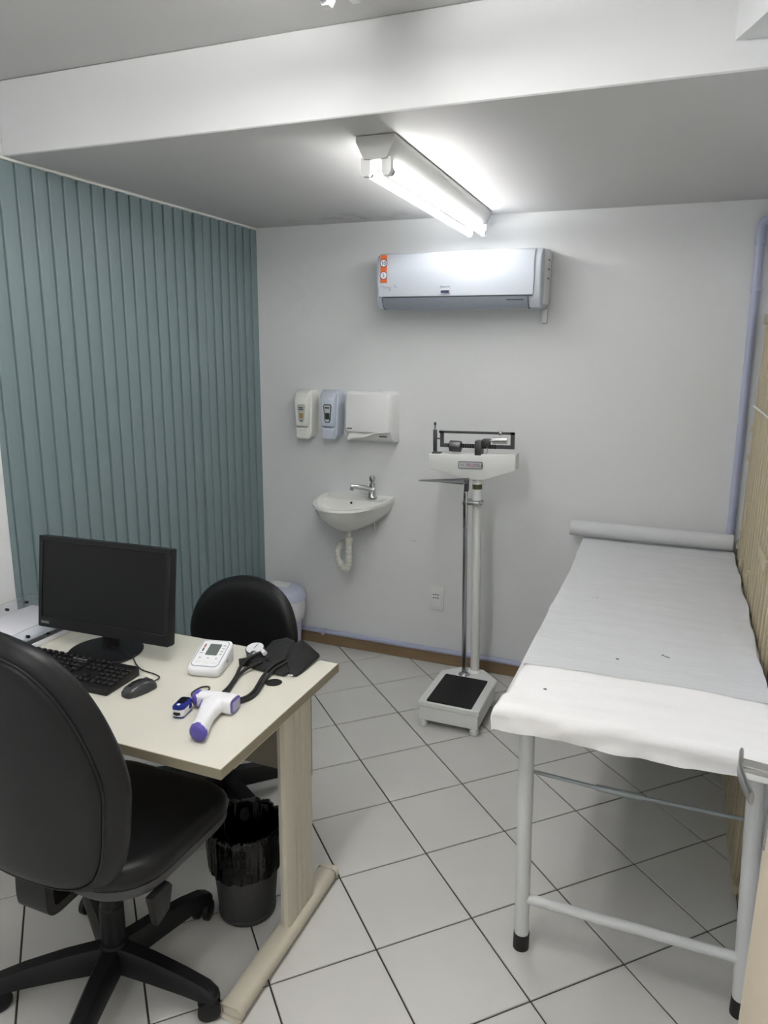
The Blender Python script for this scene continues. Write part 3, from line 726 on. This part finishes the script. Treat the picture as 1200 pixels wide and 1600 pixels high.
# ---------------------------------------------------------------- office chairs
def mirror_outline(half):
    """half = [(x,z)] from bottom centre to top centre, right side; returns a closed smooth outline"""
    pts = [Vector((x, z, 0)) for x, z in half] + [Vector((-x, z, 0)) for x, z in half[-2:0:-1]]
    return [(p.x, p.y) for p in cat_rom(pts, 4, True)]
def office_chair(label, loc, rz, back_half, base_rot, by, lean, seat_c, seat_wd, seat_dp, seat_z, cx=0.0, lever=True):
    t = thing('office_chair', label, 'chair', loc, rz, 'black office chairs')
    # star base
    B().lathe([(.036, .055), (.040, .065), (.040, .12), (.034, .135)], 20).obj('base_hub', 'plastic_black', t)
    for k in range(5):
        a = base_rot + k*2*PI/5; rot = Matrix.Rotation(a, 3, 'Z')
        sec = [(.02, .060, .128, .030), (.12, .062, .122, .028), (.22, .060, .108, .0255), (.28, .056, .094, .024), (.305, .052, .080, .020), (.315, .056, .070, .012)]
        rings = [[rot @ Vector((x, y_, z_)) for (y_, z_) in ((-hw_, z0), (-hw_, z0+(z1-z0)*.7), (-hw_*.6, z1), (hw_*.6, z1), (hw_, z0+(z1-z0)*.7), (hw_, z0))] for (x, z0, z1, hw_) in sec]
        ar = B().loft(rings).obj('base_arm', 'plastic_black', t)
        cb = B(); ctr = rot @ Vector((.288, 0, 0)); a2 = R(37) if k == 0 else a + (.5 if k % 2 else -.9); r2 = Matrix.Rotation(a2, 3, 'Z')
        for sgn in (-1, 1):
            p0 = ctr + r2 @ Vector((0, sgn*.007, .029)); p1 = ctr + r2 @ Vector((0, sgn*.026, .029))
            cb.tube([p0, p0+(p1-p0)*.15, p0+(p1-p0)*.85, p1], [.026, .029, .029, .024], 18)
        cb.tube([ctr+Vector((0, 0, .03)), ctr+Vector((0, 0, .062))], .010, 10)
        cb.obj('caster', 'plastic_black', ar)
    B().lathe([(.031, .12), (.031, .24), (.027, .245), (.027, .33), (.022, .335), (.022, seat_z-.085)], 18).obj('gas_column', 'plastic_black', t)
    B().b2((-.08+cx, -.10, seat_z-.09), (.08+cx, .14, seat_z-.062), .008).obj('seat_mechanism', 'plastic_black', t)
    # seat
    so_ = rrect(seat_wd, seat_dp, [.12, .12, .13, .13], 8)
    def sf(x, y, z):
        f = y/(seat_dp/2)
        zz = z + .010*max(0, -f)**2 - .022*max(0, f)**3*(1 if z > seat_z-.05 else .3)
        return (x*(1+.03*f)+seat_c[0], y+seat_c[1], zz)
    b = B(); slab(b, so_, [(.03, seat_z-.068), (.010, seat_z-.062), (.002, seat_z-.052), (0, seat_z-.035), (.005, seat_z-.018), (.018, seat_z-.005), (.04, seat_z), (.08, seat_z-.002)], sf, True); b.obj('seat', 'leather_black', t, ang=60)
    b = B(); slab(b, so_, [(.05, seat_z-.092), (.014, seat_z-.088), (.005, seat_z-.074), (.005, seat_z-.058)], sf); b.obj('seat_shell', 'plastic_charcoal', t, ang=40)
    # backrest
    ol = mirror_outline(back_half); zb = min(p[1] for p in ol); hwx = max(p[0] for p in ol)
    def bf(x, z, d):
        return (x+cx, by - lean*(z-zb) + .045*(x/hwx)**2 + d, z)
    b = B(); slab(b, ol, [(.07, -.036), (.05, -.034), (.022, -.027), (.006, -.012), (0, .0), (.004, .014), (.016, .028), (.04, .037), (.07, .041)][::-1], bf, True); b.obj('backrest', 'leather_black', t, ang=60)
    b = B(); slab(b, inset(ol, .034), [(.0, -.026), (.0, -.0345), (.006, -.0385), (.025, -.0405), (.05, -.0415)][::-1], bf, True); bp_ = b.obj('back_cover', 'leather_black', t, ang=60)
    B().tube([bf(p[0], p[1], -.032) for p in inset(ol, .030)], .0032, 6, closed=True).obj('piping', 'leather_black', bp_)
    # support bar from mechanism to back
    pth = cat_rom([(cx, -.06, seat_z-.078), (cx, by+.06, seat_z-.080), (cx, by-.005, seat_z-.078), (cx, by-.018, seat_z-.045), (cx, by-.012, zb+.06)], 6)
    b = B(); b.loft([[p + Vector((sx*.045, 0, 0)) + (pth[min(i+1, len(pth)-1)]-pth[max(i-1, 0)]).normalized().cross(Vector((1, 0, 0)))*sy*.011 for sx, sy in ((-1, -1), (1, -1), (1, 1), (-1, 1))] for i, p in enumerate(pth)]); b.obj('back_support', 'plastic_black', t, ang=60)
    if lever:
        lvv = B().cyl((.06, 0, seat_z-.085), (.20, -.04, seat_z-.095), .006, seg=8).obj('lever_rod', 'plastic_black', t)
        b = B(); b.prism([(-.095, seat_z-.085), (-.030, seat_z-.085), (-.020, seat_z-.10), (-.035, seat_z-.155), (-.080, seat_z-.170)], 'x', .200, .222, .003); b.obj('lever_paddle', 'plastic_black', lvv)
    return t
b1 = [(0, .468), (.12, .474), (.195, .51), (.238, .585), (.262, .70), (.272, .78), (.262, .86), (.235, .95), (.19, 1.03), (.12, 1.088), (0, 1.115)]
office_chair('black office chair with tall back in the foreground, front of the desk', (-1.262, 1.255, 0), 0.0, b1, R(2), -.205, .12, (-.012, .066), .470, .465, .488)
b2 = [(0, .47), (.13, .475), (.20, .51), (.228, .58), (.218, .665), (.178, .742), (.105, .792), (0, .812)]
office_chair('black office chair with low rounded back behind the desk', (-1.455, 2.045, 0), R(184), b2, R(150), -.215, .10, (0, .03), .46, .42, .45, lever=False)

# ---------------------------------------------------------------- trash basket
t = thing('waste_basket', 'dark grey waste basket lined with a black bag under the desk', 'basket', (-1.083, 1.618, 0))
B().lathe([(.080, 0), (.085, .004), (.0865, .016), (.084, .018), (.105, .285), (.108, .29), (.103, .289), (.082, .02), (.0, .015)], 36, cap0=True, cap1=False).obj('basket', 'basket_grey', t)
def crump(r, z, a):
    k = noise.noise(Vector((math.cos(a)*3.5, math.sin(a)*3.5, z*14)))
    k2 = noise.noise(Vector((math.cos(a)*12, math.sin(a)*12, z*18+5)))
    k3 = noise.noise(Vector((math.cos(a)*26, math.sin(a)*26, z*9+2)))
    return (r + .006*k + .0045*k2 + .0035*k3, z + (.016*k if z < .2 else .006*k2))
b = B(); b.lathe([(.1085, .165), (.1105, .18), (.1125, .21), (.114, .24), (.1145, .27), (.1155, .288), (.113, .300), (.107, .302), (.101, .29), (.098, .25), (.09, .18), (.085, .10), (.04, .06)], 160, cap0=False, cap1=True, fn=crump)
b.obj('bin_bag', 'bag_black', t, ang=70)

# ---------------------------------------------------------------- white pedal bin behind the chair
t = thing('lidded_bin', 'pale lilac lidded bin with white liner in the corner behind the chair', 'bin', (-1.962, 3.372, 0))
B().lathe([(.098, 0), (.102, .01), (.116, .30), (.118, .31)], 30).obj('body', 'bin_lilac', t)
def cr2(r, z, a): 
    k = noise.noise(Vector((math.cos(a)*4, math.sin(a)*4, z*10)))
    return (r+.006*k, z+(.03*k if z < .24 else 0))
B().lathe([(.117, .19), (.127, .205), (.133, .25), (.130, .30), (.124, .315)], 48, cap0=False, cap1=False, fn=cr2).obj('liner', 'bin_bag', t, ang=60)
B().lathe([(.122, .305), (.134, .308), (.136, .325), (.13, .345), (.112, .362), (.07, .372), (0.001, .375)], 36).obj('lid', 'bin_lilac', t)
b = B(); b.prism([(-.075, -.02), (.045, -.02), (.03, .06), (-.075, .06)], 'z', .368, .3775, .001); b.obj('flap', 'white_plastic', t)

# ---------------------------------------------------------------- monitor
t = thing('monitor', 'black flat computer monitor, switched off, on the desk', 'monitor', (-1.584, 1.640, .7415))
B().lathe([(.112, 0), (.113, .003), (.110, .006), (.06, .011), (.0, .013)], 44, cap1=True).obj('stand_base', 'monitor_black', t)
B().tube([(0, .026, .008), (0, .032, .10)], [.028, .024], 18).obj('stand_neck', 'monitor_black', t)
rotm = Matrix.Rotation(R(-1.2), 4, 'Y') @ Matrix.Rotation(R(-8.5), 4, 'X')
hdm = Matrix.Translation((-.007, .025, .197)) @ rotm
def mobj(b, name, m, par=t):
    b.bm.transform(hdm); return b.obj(name, m, par)
SW, SH = .2535, .146
b = B(); slab(b, rrect(2*SW, 2*SH, .004, 3), [(.002, -.014), (0, -.012), (0, .010), (.0015, .013), (.003, .018)], lambda x, y, z: (x, z, y)); hs = mobj(b, 'housing', 'monitor_black')
b = B(); b.b2((-SW+.014, -.0145, -SH+.034), (SW-.014, -.0135, SH-.016)); mobj(b, 'screen', 'screen_black')
b = B()
for lo_, hi_ in (((-SW, -.0175, -SH), (SW, -.013, -SH+.034)), ((-SW, -.0175, SH-.016), (SW, -.013, SH)), ((-SW, -.0175, -SH+.03), (-SW+.014, -.013, SH-.01)), ((SW-.014, -.0175, -SH+.03), (SW, -.013, SH-.01))): b.b2(lo_, hi_, .0012, 1)
bz = mobj(b, 'bezel', 'monitor_black')
b = B(); b.b2((-SW+.012, -.0182, -SH+.011), (-SW+.047, -.0172, -SH+.021)); mobj(b, 'brand_badge', 'plastic_charcoal', bz)
tm = text_mesh('badge_lettering', 'Lenovo', .010, 'ink_grey', .0003); tm.transform(hdm @ Matrix.Translation((-SW+.0295, -.0184, -SH+.0165)) @ Matrix.Rotation(PI/2, 4, 'X')); inst('badge_lettering', tm, bz)
b = B(); b.box((0, .03, -.02), (.10, .035, .12), .01); mobj(b, 'rear_mount', 'monitor_black')
# ---------------------------------------------------------------- keyboard
t = thing('keyboard', 'black full size keyboard in front of the monitor', 'keyboard', (-1.592, 1.470, .7405), R(2.0))
KW, KD = .440, .138
b = B(); b.prism([(-KD/2, 0), (KD/2, 0), (KD/2, .027), (KD/2-.006, .030), (-KD/2+.004, .0165), (-KD/2, .012)], 'x', -KW/2, KW/2, .002); b.obj('case', 'key_black', t)
kb = B()
kb.prism([(-.0085, -.0085), (.0085, -.0085), (.0085, .0085), (-.0085, .0085)], 'z', 0, .004)
def keyme(wd):
    b = B(); slab(b, rrect(wd, .0165, .002, 2), [(0, 0), (.0012, .005), (.0025, .0058)]); return b.mesh('key', 'key_black')
km = {1: keyme(.0165), 1.5: keyme(.0265), 2: keyme(.036), 6: keyme(.113)}
sl = math.atan2(.030-.0165, KD-.01)
def key(x, y, w_=1):
    inst('key', km[w_], t, (x, y, .0165+(y+KD/2)*(.0135/(KD-.01))+.0002), (sl, 0, 0))
rows = [.054, .033, .0145, -.004, -.0225, -.041]
for ri, ry in enumerate(rows):
    if ri == 0:
        for c in range(13): key(-.205+c*.0222, ry)
    elif ri == 5:
        for c in (0, 1, 2): key(-.202+c*.021, ry)
        key(-.079, ry, 6)
        for c in range(4): key(.002+c*.0205, ry)
    else:
        off = (0, .009, .014, .005)[ri-1]
        key(-.200+off/2-.004, ry, 1.5 if ri > 1 else 1)
        for c in range(1, 13 if ri < 4 else 11): key(-.204+off+c*.0192, ry)
        key(.052 if ri < 4 else .038, ry, 2)
    if ri < 3 and ri != 0 or ri == 0:
        for c in range(3): key(.092+c*.0192, ry)
    if ri == 4: key(.1112, ry)
    if ri == 5:
        for c in range(3): key(.092+c*.0192, ry)
    if ri > 0:
        for c in range(4): key(.155+c*.0192, ry)
zt = .0165+(-.062+KD/2)*(.0135/(KD-.01))
tag_ = B().box((.03, .046, .0305), (.05, .004, .0006)).obj('brand_mark', 'ink_grey', t, rot=(sl*0, 0, 0))
B().tube(cat_rom([(.05, KD/2, .015), (.06, KD/2+.03, .008), (.045, KD/2+.07, .012), (.01, KD/2+.10, .02)], 6), .0018, 6).obj('keyboard_cable', 'hose_black', t)
# ---------------------------------------------------------------- mouse
t = thing('computer_mouse', 'black and grey computer mouse beside the keyboard', 'mouse', (-1.309, 1.468, .7405), R(-14))
def mring(y, w_, h_): return [Vector((w_*math.cos(a)*(1 if True else 1), y, max(0, h_*math.sin(a))*(1.0) if math.sin(a) > 0 else -.0)) for a in [2*PI*k/24 for k in range(24)]]
sec = [(-.050, .009, .010), (-.046, .018, .016), (-.032, .025, .024), (-.010, .0275, .030), (.012, .027, .030), (.030, .025, .025), (.042, .021, .018), (.047, .014, .011)]
B().loft([[Vector((w_*math.copysign(abs(math.cos(a))**.75, math.cos(a)), y, .001+h_*max(0, math.sin(a))**.8)) for a in [PI*k/16 for k in range(17)]] for (y, w_, h_) in sec]).obj('shell', 'mouse_grey', t, ang=60)
B().loft([[Vector((w_*.62*math.cos(a), y, .002+h_*1.03*math.sin(a)**.8+.0)) for a in [.0001+(PI-.0002)*k/12 for k in range(13)]] for (y, w_, h_) in sec[2:7]]).obj('button_cover', 'plastic_black', t, ang=60)
B().tube([(-.004, .024, .024), (.004, .024, .024)], .008, 14).obj('scroll_wheel', 'plastic_charcoal', t)
c0 = Matrix.Rotation(R(14), 3, 'Z')
wp = [(-1.300, 1.514, .750), (-1.306, 1.548, .746), (-1.335, 1.566, .7435), (-1.39, 1.575, .7435), (-1.425, 1.592, .7470), (-1.462, 1.618, .7515), (-1.53, 1.64, .7575), (-1.575, 1.655, .760), (-1.60, 1.70, .757)]
B().tube(cat_rom([c0 @ (Vector(p)-Vector((-1.309, 1.468, .7405))) for p in wp], 6), .0020, 6).obj('mouse_cable', 'hose_black', t)
# ---------------------------------------------------------------- blood pressure monitor
t = thing('blood_pressure_monitor', 'white wedge shaped digital blood pressure monitor with grey display', 'monitor', (-1.218, 1.674, .7405), R(13))
BW, BL = .100, .135
ol = rrect(BW, BL, .018, 6)
def wz(y): return .026 + (y+BL/2)/BL*.036
b = B(); b.loft([[Vector((p[0], p[1], z)) for p in inset(ol, d)] for d, z in ((.006, 0), (.001, .004))] + [[Vector((p[0], p[1], wz(p[1])-dz)) for p in inset(ol, d)] for d, dz in ((0, .008), (.002, .003), (.007, 0))]); b.obj('body', 'bpm_white', t, ang=50)
def face(poly, d0, d1, name, m, par=t):
    b = B(); b.loft([[Vector((p[0], p[1], wz(p[1])+d)) for p in poly] for d in (d0, d1)]); return b.obj(name, m, par)
face(rrect(.084, .116, .014, 6), -.002, .0008, 'outline', 'bpm_line')
fc = face(rrect(.079, .111, .0125, 6), -.002, .0014, 'face_plate', 'bpm_face')
sh_ = lambda pl, x, y: [(p[0]+x, p[1]+y) for p in pl]
face(sh_(rrect(.036, .050, .001, 2), .003, .016), -.001, .0020, 'display', 'lcd', fc)
for k in range(4): face(sh_(rrect(.0085, .0032, .0006, 2), .031, .036-k*.013), 0, .0019, 'icon', 'ink_grey', fc)
face(sh_(rrect(.0045, .016, .0006, 2), -.0285, .031), 0, .0019, 'brand_mark', 'ink_red', fc)
face(sh_(rrect(.0045, .014, .0006, 2), -.0285, .014), 0, .0019, 'brand_mark', 'ink_dark', fc)
face(sh_(rrect(.011, .003, .0006, 2), -.0285, -.001), 0, .0019, 'brand_mark', 'ink_grey', fc)
for x in (-.025, .0, .025):
    face(sh_(rrect(.019, .013, .006, 4), x, -.038), .001, .0024, 'button', 'white_plastic', fc)
    face(sh_(rrect(.006, .0035, .0006, 2), x, -.022), 0, .0019, 'icon', 'ink_grey', fc)
B().cyl((BW/2-.001, .0, .024), (BW/2+.0015, .0, .024), .005, seg=12).obj('air_socket', 'ink_grey', t)
# ---------------------------------------------------------------- infrared thermometer lying on its side
t = thing('infrared_thermometer', 'white and purple pistol shaped infrared thermometer lying on the desk', 'thermometer', (-1.049, 1.464, .741), R(3))
# local: barrel along x, handle toward -y, thickness along z
bar = [(-.060, .018, .018), (-.045, .020, .020), (-.02, .023, .021), (.02, .026, .022), (.042, .027, .023), (.050, .024, .021)]
B().loft([[Vector((x, hy*math.copysign(abs(math.cos(a))**.6, math.cos(a)), .0235+hz*math.copysign(abs(math.sin(a))**.6, math.sin(a)))) for a in [2*PI*k/24 for k in range(24)]] for x, hy, hz in bar]).obj('barrel', 'bpm_white', t, ang=60)
hp = [(-.002, .0, .034, .021), (.000, -.03, .030, .0215), (.008, -.065, .0235, .0215), (.020, -.10, .0215, .0215), (.032, -.130, .022, .022), (.038, -.150, .023, .022)]
B().loft([[Vector((x+hw_*math.copysign(abs(math.cos(a))**.75, math.cos(a)), y, .0235+hz*math.copysign(abs(math.sin(a))**.75, math.sin(a)))) for a in [2*PI*k/24 for k in range(24)]] for x, y, hw_, hz in hp]).obj('handle', 'bpm_white', t, ang=60)
B().loft([[Vector((x+hw_*math.cos(a), y, .0235+hz*math.sin(a))) for a in [2*PI*k/24 for k in range(24)]] for x, y, hw_, hz in ((.037, -.146, .0242, .0228), (.040, -.157, .0235, .022), (.042, -.162, .018, .017))]).obj('handle_cap', 'thermo_purple', t, ang=50)
b = B(); b.tube([(-.052, 0, .0235), (-.064, 0, .0235), (-.068, 0, .0235)], [.0212, .0212, .0185], 22); ln_ = b.obj('lens_ring', 'thermo_purple', t)
B().tube([(-.0675, 0, .0235), (-.0688, 0, .0235)], .012, 16).obj('lens', 'screen_black', ln_)
b = B(); slab(b, [(-.034, -.024), (-.018, -.020), (-.012, -.045), (-.024, -.050)], [(0, .013), (0, .034)]); b.obj('trigger', 'thermo_purple', t)
b = B(); slab(b, rrect(.046, .036, .008, 4), [(0, .048), (0, .0525), (.002, .0535)], lambda x, y, z: (z, x, y+.0235)); sf_ = b.obj('screen_frame', 'thermo_purple', t)
b = B(); slab(b, rrect(.036, .026, .004, 3), [(0, .053), (0, .0542)], lambda x, y, z: (z, x, y+.0235)); b.obj('screen', 'thermo_screen', sf_)
# ---------------------------------------------------------------- pulse oximeter
t = thing('pulse_oximeter', 'small blue and white fingertip pulse oximeter with black strap', 'oximeter', (-1.123, 1.412, .7405), R(10))
oo = rrect(.034, .060, .012, 6)
b = B(); slab(b, oo, [(.003, 0), (.001, .002), (.001, .005)]); b.obj('base_trim', 'oxi_blue', t)
b = B(); slab(b, oo, [(.001, .005), (0, .008), (0, .024)]); b.obj('body', 'bpm_white', t)
b = B(); slab(b, oo, [(0, .024), (.0, .029), (.003, .033), (.007, .034)]); tp = b.obj('top_shell', 'oxi_blue', t)
b = B(); slab(b, rrect(.020, .032, .002, 3), [(0, .033), (0, .0348)]); b.obj('screen', 'screen_black', tp, (0, .006, 0))
B().cyl((0, -.019, .0335), (0, -.019, .0352), .0045, seg=12).obj('power_button', 'sticker_white', tp)
B().tube([(-.009, -.0285, .014), (0, -.0305, .013), (.009, -.0285, .014)], [.0035, .0048, .0035], 8).obj('finger_opening', 'cap_black', t)
B().tube([(.0165, .010, .018), (.0185, .010, .018)], .007, 12).obj('hinge_pin', 'oxi_blue', t)
lp = [(0, .030, .028), (-.001, .05, .012), (-.004, .07, .004), (.004, .10, .003), (.010, .135, .003), (.000, .150, .003), (-.018, .140, .003), (-.026, .105, .003), (-.010, .078, .004), (-.004, .068, .006)]
B().tube(cat_rom(lp, 6), .0023, 6).obj('wrist_strap', 'hose_black', t)
# ---------------------------------------------------------------- aneroid sphygmomanometer: cuff, gauge, hoses
t = thing('blood_pressure_cuff', 'black arm cuff with round gauge and rubber hoses at the desk corner', 'cuff', (-1.045, 1.785, .741), R(0))
def cloth(name, pts, sub, amp, seedv):
    b = B()
    vs_ = [b.bm.verts.new(Vector(p)) for p in pts]
    bmesh.ops.convex_hull(b.bm, input=vs_)
    bmesh.ops.delete(b.bm, geom=[v for v in b.bm.verts if not v.link_faces], context='VERTS')
    bmesh.ops.bevel(b.bm, geom=list(b.bm.edges), offset=.0035, segments=2, profile=.5, affect='EDGES')
    bmesh.ops.subdivide_edges(b.bm, edges=[e for e in b.bm.edges if e.calc_length() > .012], cuts=sub, use_grid_fill=True)
    bmesh.ops.triangulate(b.bm, faces=b.bm.faces)
    for v in b.bm.verts:
        n_ = nz(v.co.x*28+seedv, v.co.y*28, v.co.z*28); n2 = abs(nz(v.co.x*16+seedv, v.co.y*11, v.co.z*16+3))
        v.co += Vector((n_, -n_, n_+.6*n2))*amp
        v.co.z = max(v.co.z, .0008)
    return b.obj(name, 'cloth_black', t, ang=32)
cloth('cuff_flap', [(.092, .078, .002), (.100, .060, .018), (.094, -.074, .001), (.070, -.078, .010), (.062, -.066, .001), (.030, .020, .056), (.048, .045, .066), (.020, .075, .030), (.014, .000, .040), (.020, .085, .002)], 3, .004, 1.0)
cloth('folded_cuff', [(-.075, .045, .002), (-.060, .055, .040), (-.010, .060, .058), (.032, .040, .060), (.030, .0, .036), (.030, -.055, .004), (-.050, -.052, .003), (-.055, -.020, .032), (-.020, -.050, .028), (-.070, .0, .002)], 3, .004, 5.0)
cloth('cuff_wrap', [(-.088, -.064, .002), (-.086, -.060, .020), (-.050, -.080, .004), (.060, -.090, .002), (.066, -.060, .012), (.03, -.02, .030), (-.05, -.01, .028)], 3, .003, 9.0)
B().box((.075, -.078, .006), (.014, .004, .003), .0006, rot=Matrix.Rotation(.3, 3, 'Z')).obj('cuff_tag', 'sticker_white', t)
b = B(); b.tube(cat_rom([(-.10, -.075, .012), (-.07, -.055, .014), (-.03, -.040, .016)], 4), .012, 12); b.obj('inflation_bulb', 'rubber_black', t)
g_m = Matrix.Rotation(R(14), 4, 'X')
gb = B(); gb.lathe([(.026, -.022), (.029, -.018), (.029, 0), (.0295, .002), (.0295, .006), (.027, .008)], 28); gb.bm.transform(Matrix.Translation((-.094, .006, .022)) @ g_m); gg = gb.obj('gauge', 'dark_steel', t)
gb = B(); gb.lathe([(.0265, .0068), (.0265, .0084)], 28); gb.bm.transform(Matrix.Translation((-.094, .006, .022)) @ g_m); gb.obj('gauge_dial', 'gauge_face', gg)
gb = B(); gb.b2((-.0008, -.004, .0084), (.0008, .020, .0094)); gb.bm.transform(Matrix.Translation((-.094, .006, .022)) @ g_m); gb.obj('gauge_needle', 'ink_dark', gg)
B().tube([(-.086, -.016, .018), (-.080, -.034, .018), (-.077, -.044, .018)], [.012, .012, .008], 14).obj('gauge_valve', 'steel', gg)
B().tube([(-.045, -.034, .045), (-.028, -.045, .042)], [.006, .0075], 10).obj('hose_connector', 'sticker_white', t)
def hose(pts, r=.0048):
    B().tube(cat_rom(pts, 8), r, 9).obj('hose', 'hose_black', t)
hose([(-.04, -.030, .040), (-.065, -.060, .032), (-.075, -.10, .018), (-.062, -.15, .008), (-.045, -.21, .007), (-.04, -.25, .006), (-.022, -.285, .006)])
hose([(-.03, -.060, .022), (-.050, -.09, .016), (-.060, -.13, .008), (-.048, -.18, .006), (-.034, -.23, .0055), (-.020, -.272, .0055)])
hose([(.03, -.030, .030), (.012, -.070, .022), (.010, -.12, .010), (.022, -.17, .006), (.032, -.21, .006), (.030, -.245, .006), (.010, -.275, .006)])
hose([(.045, -.030, .026), (.024, -.072, .016), (.022, -.12, .007), (.034, -.17, .0055), (.044, -.212, .0055), (.040, -.252, .0055), (.016, -.288, .0055)])
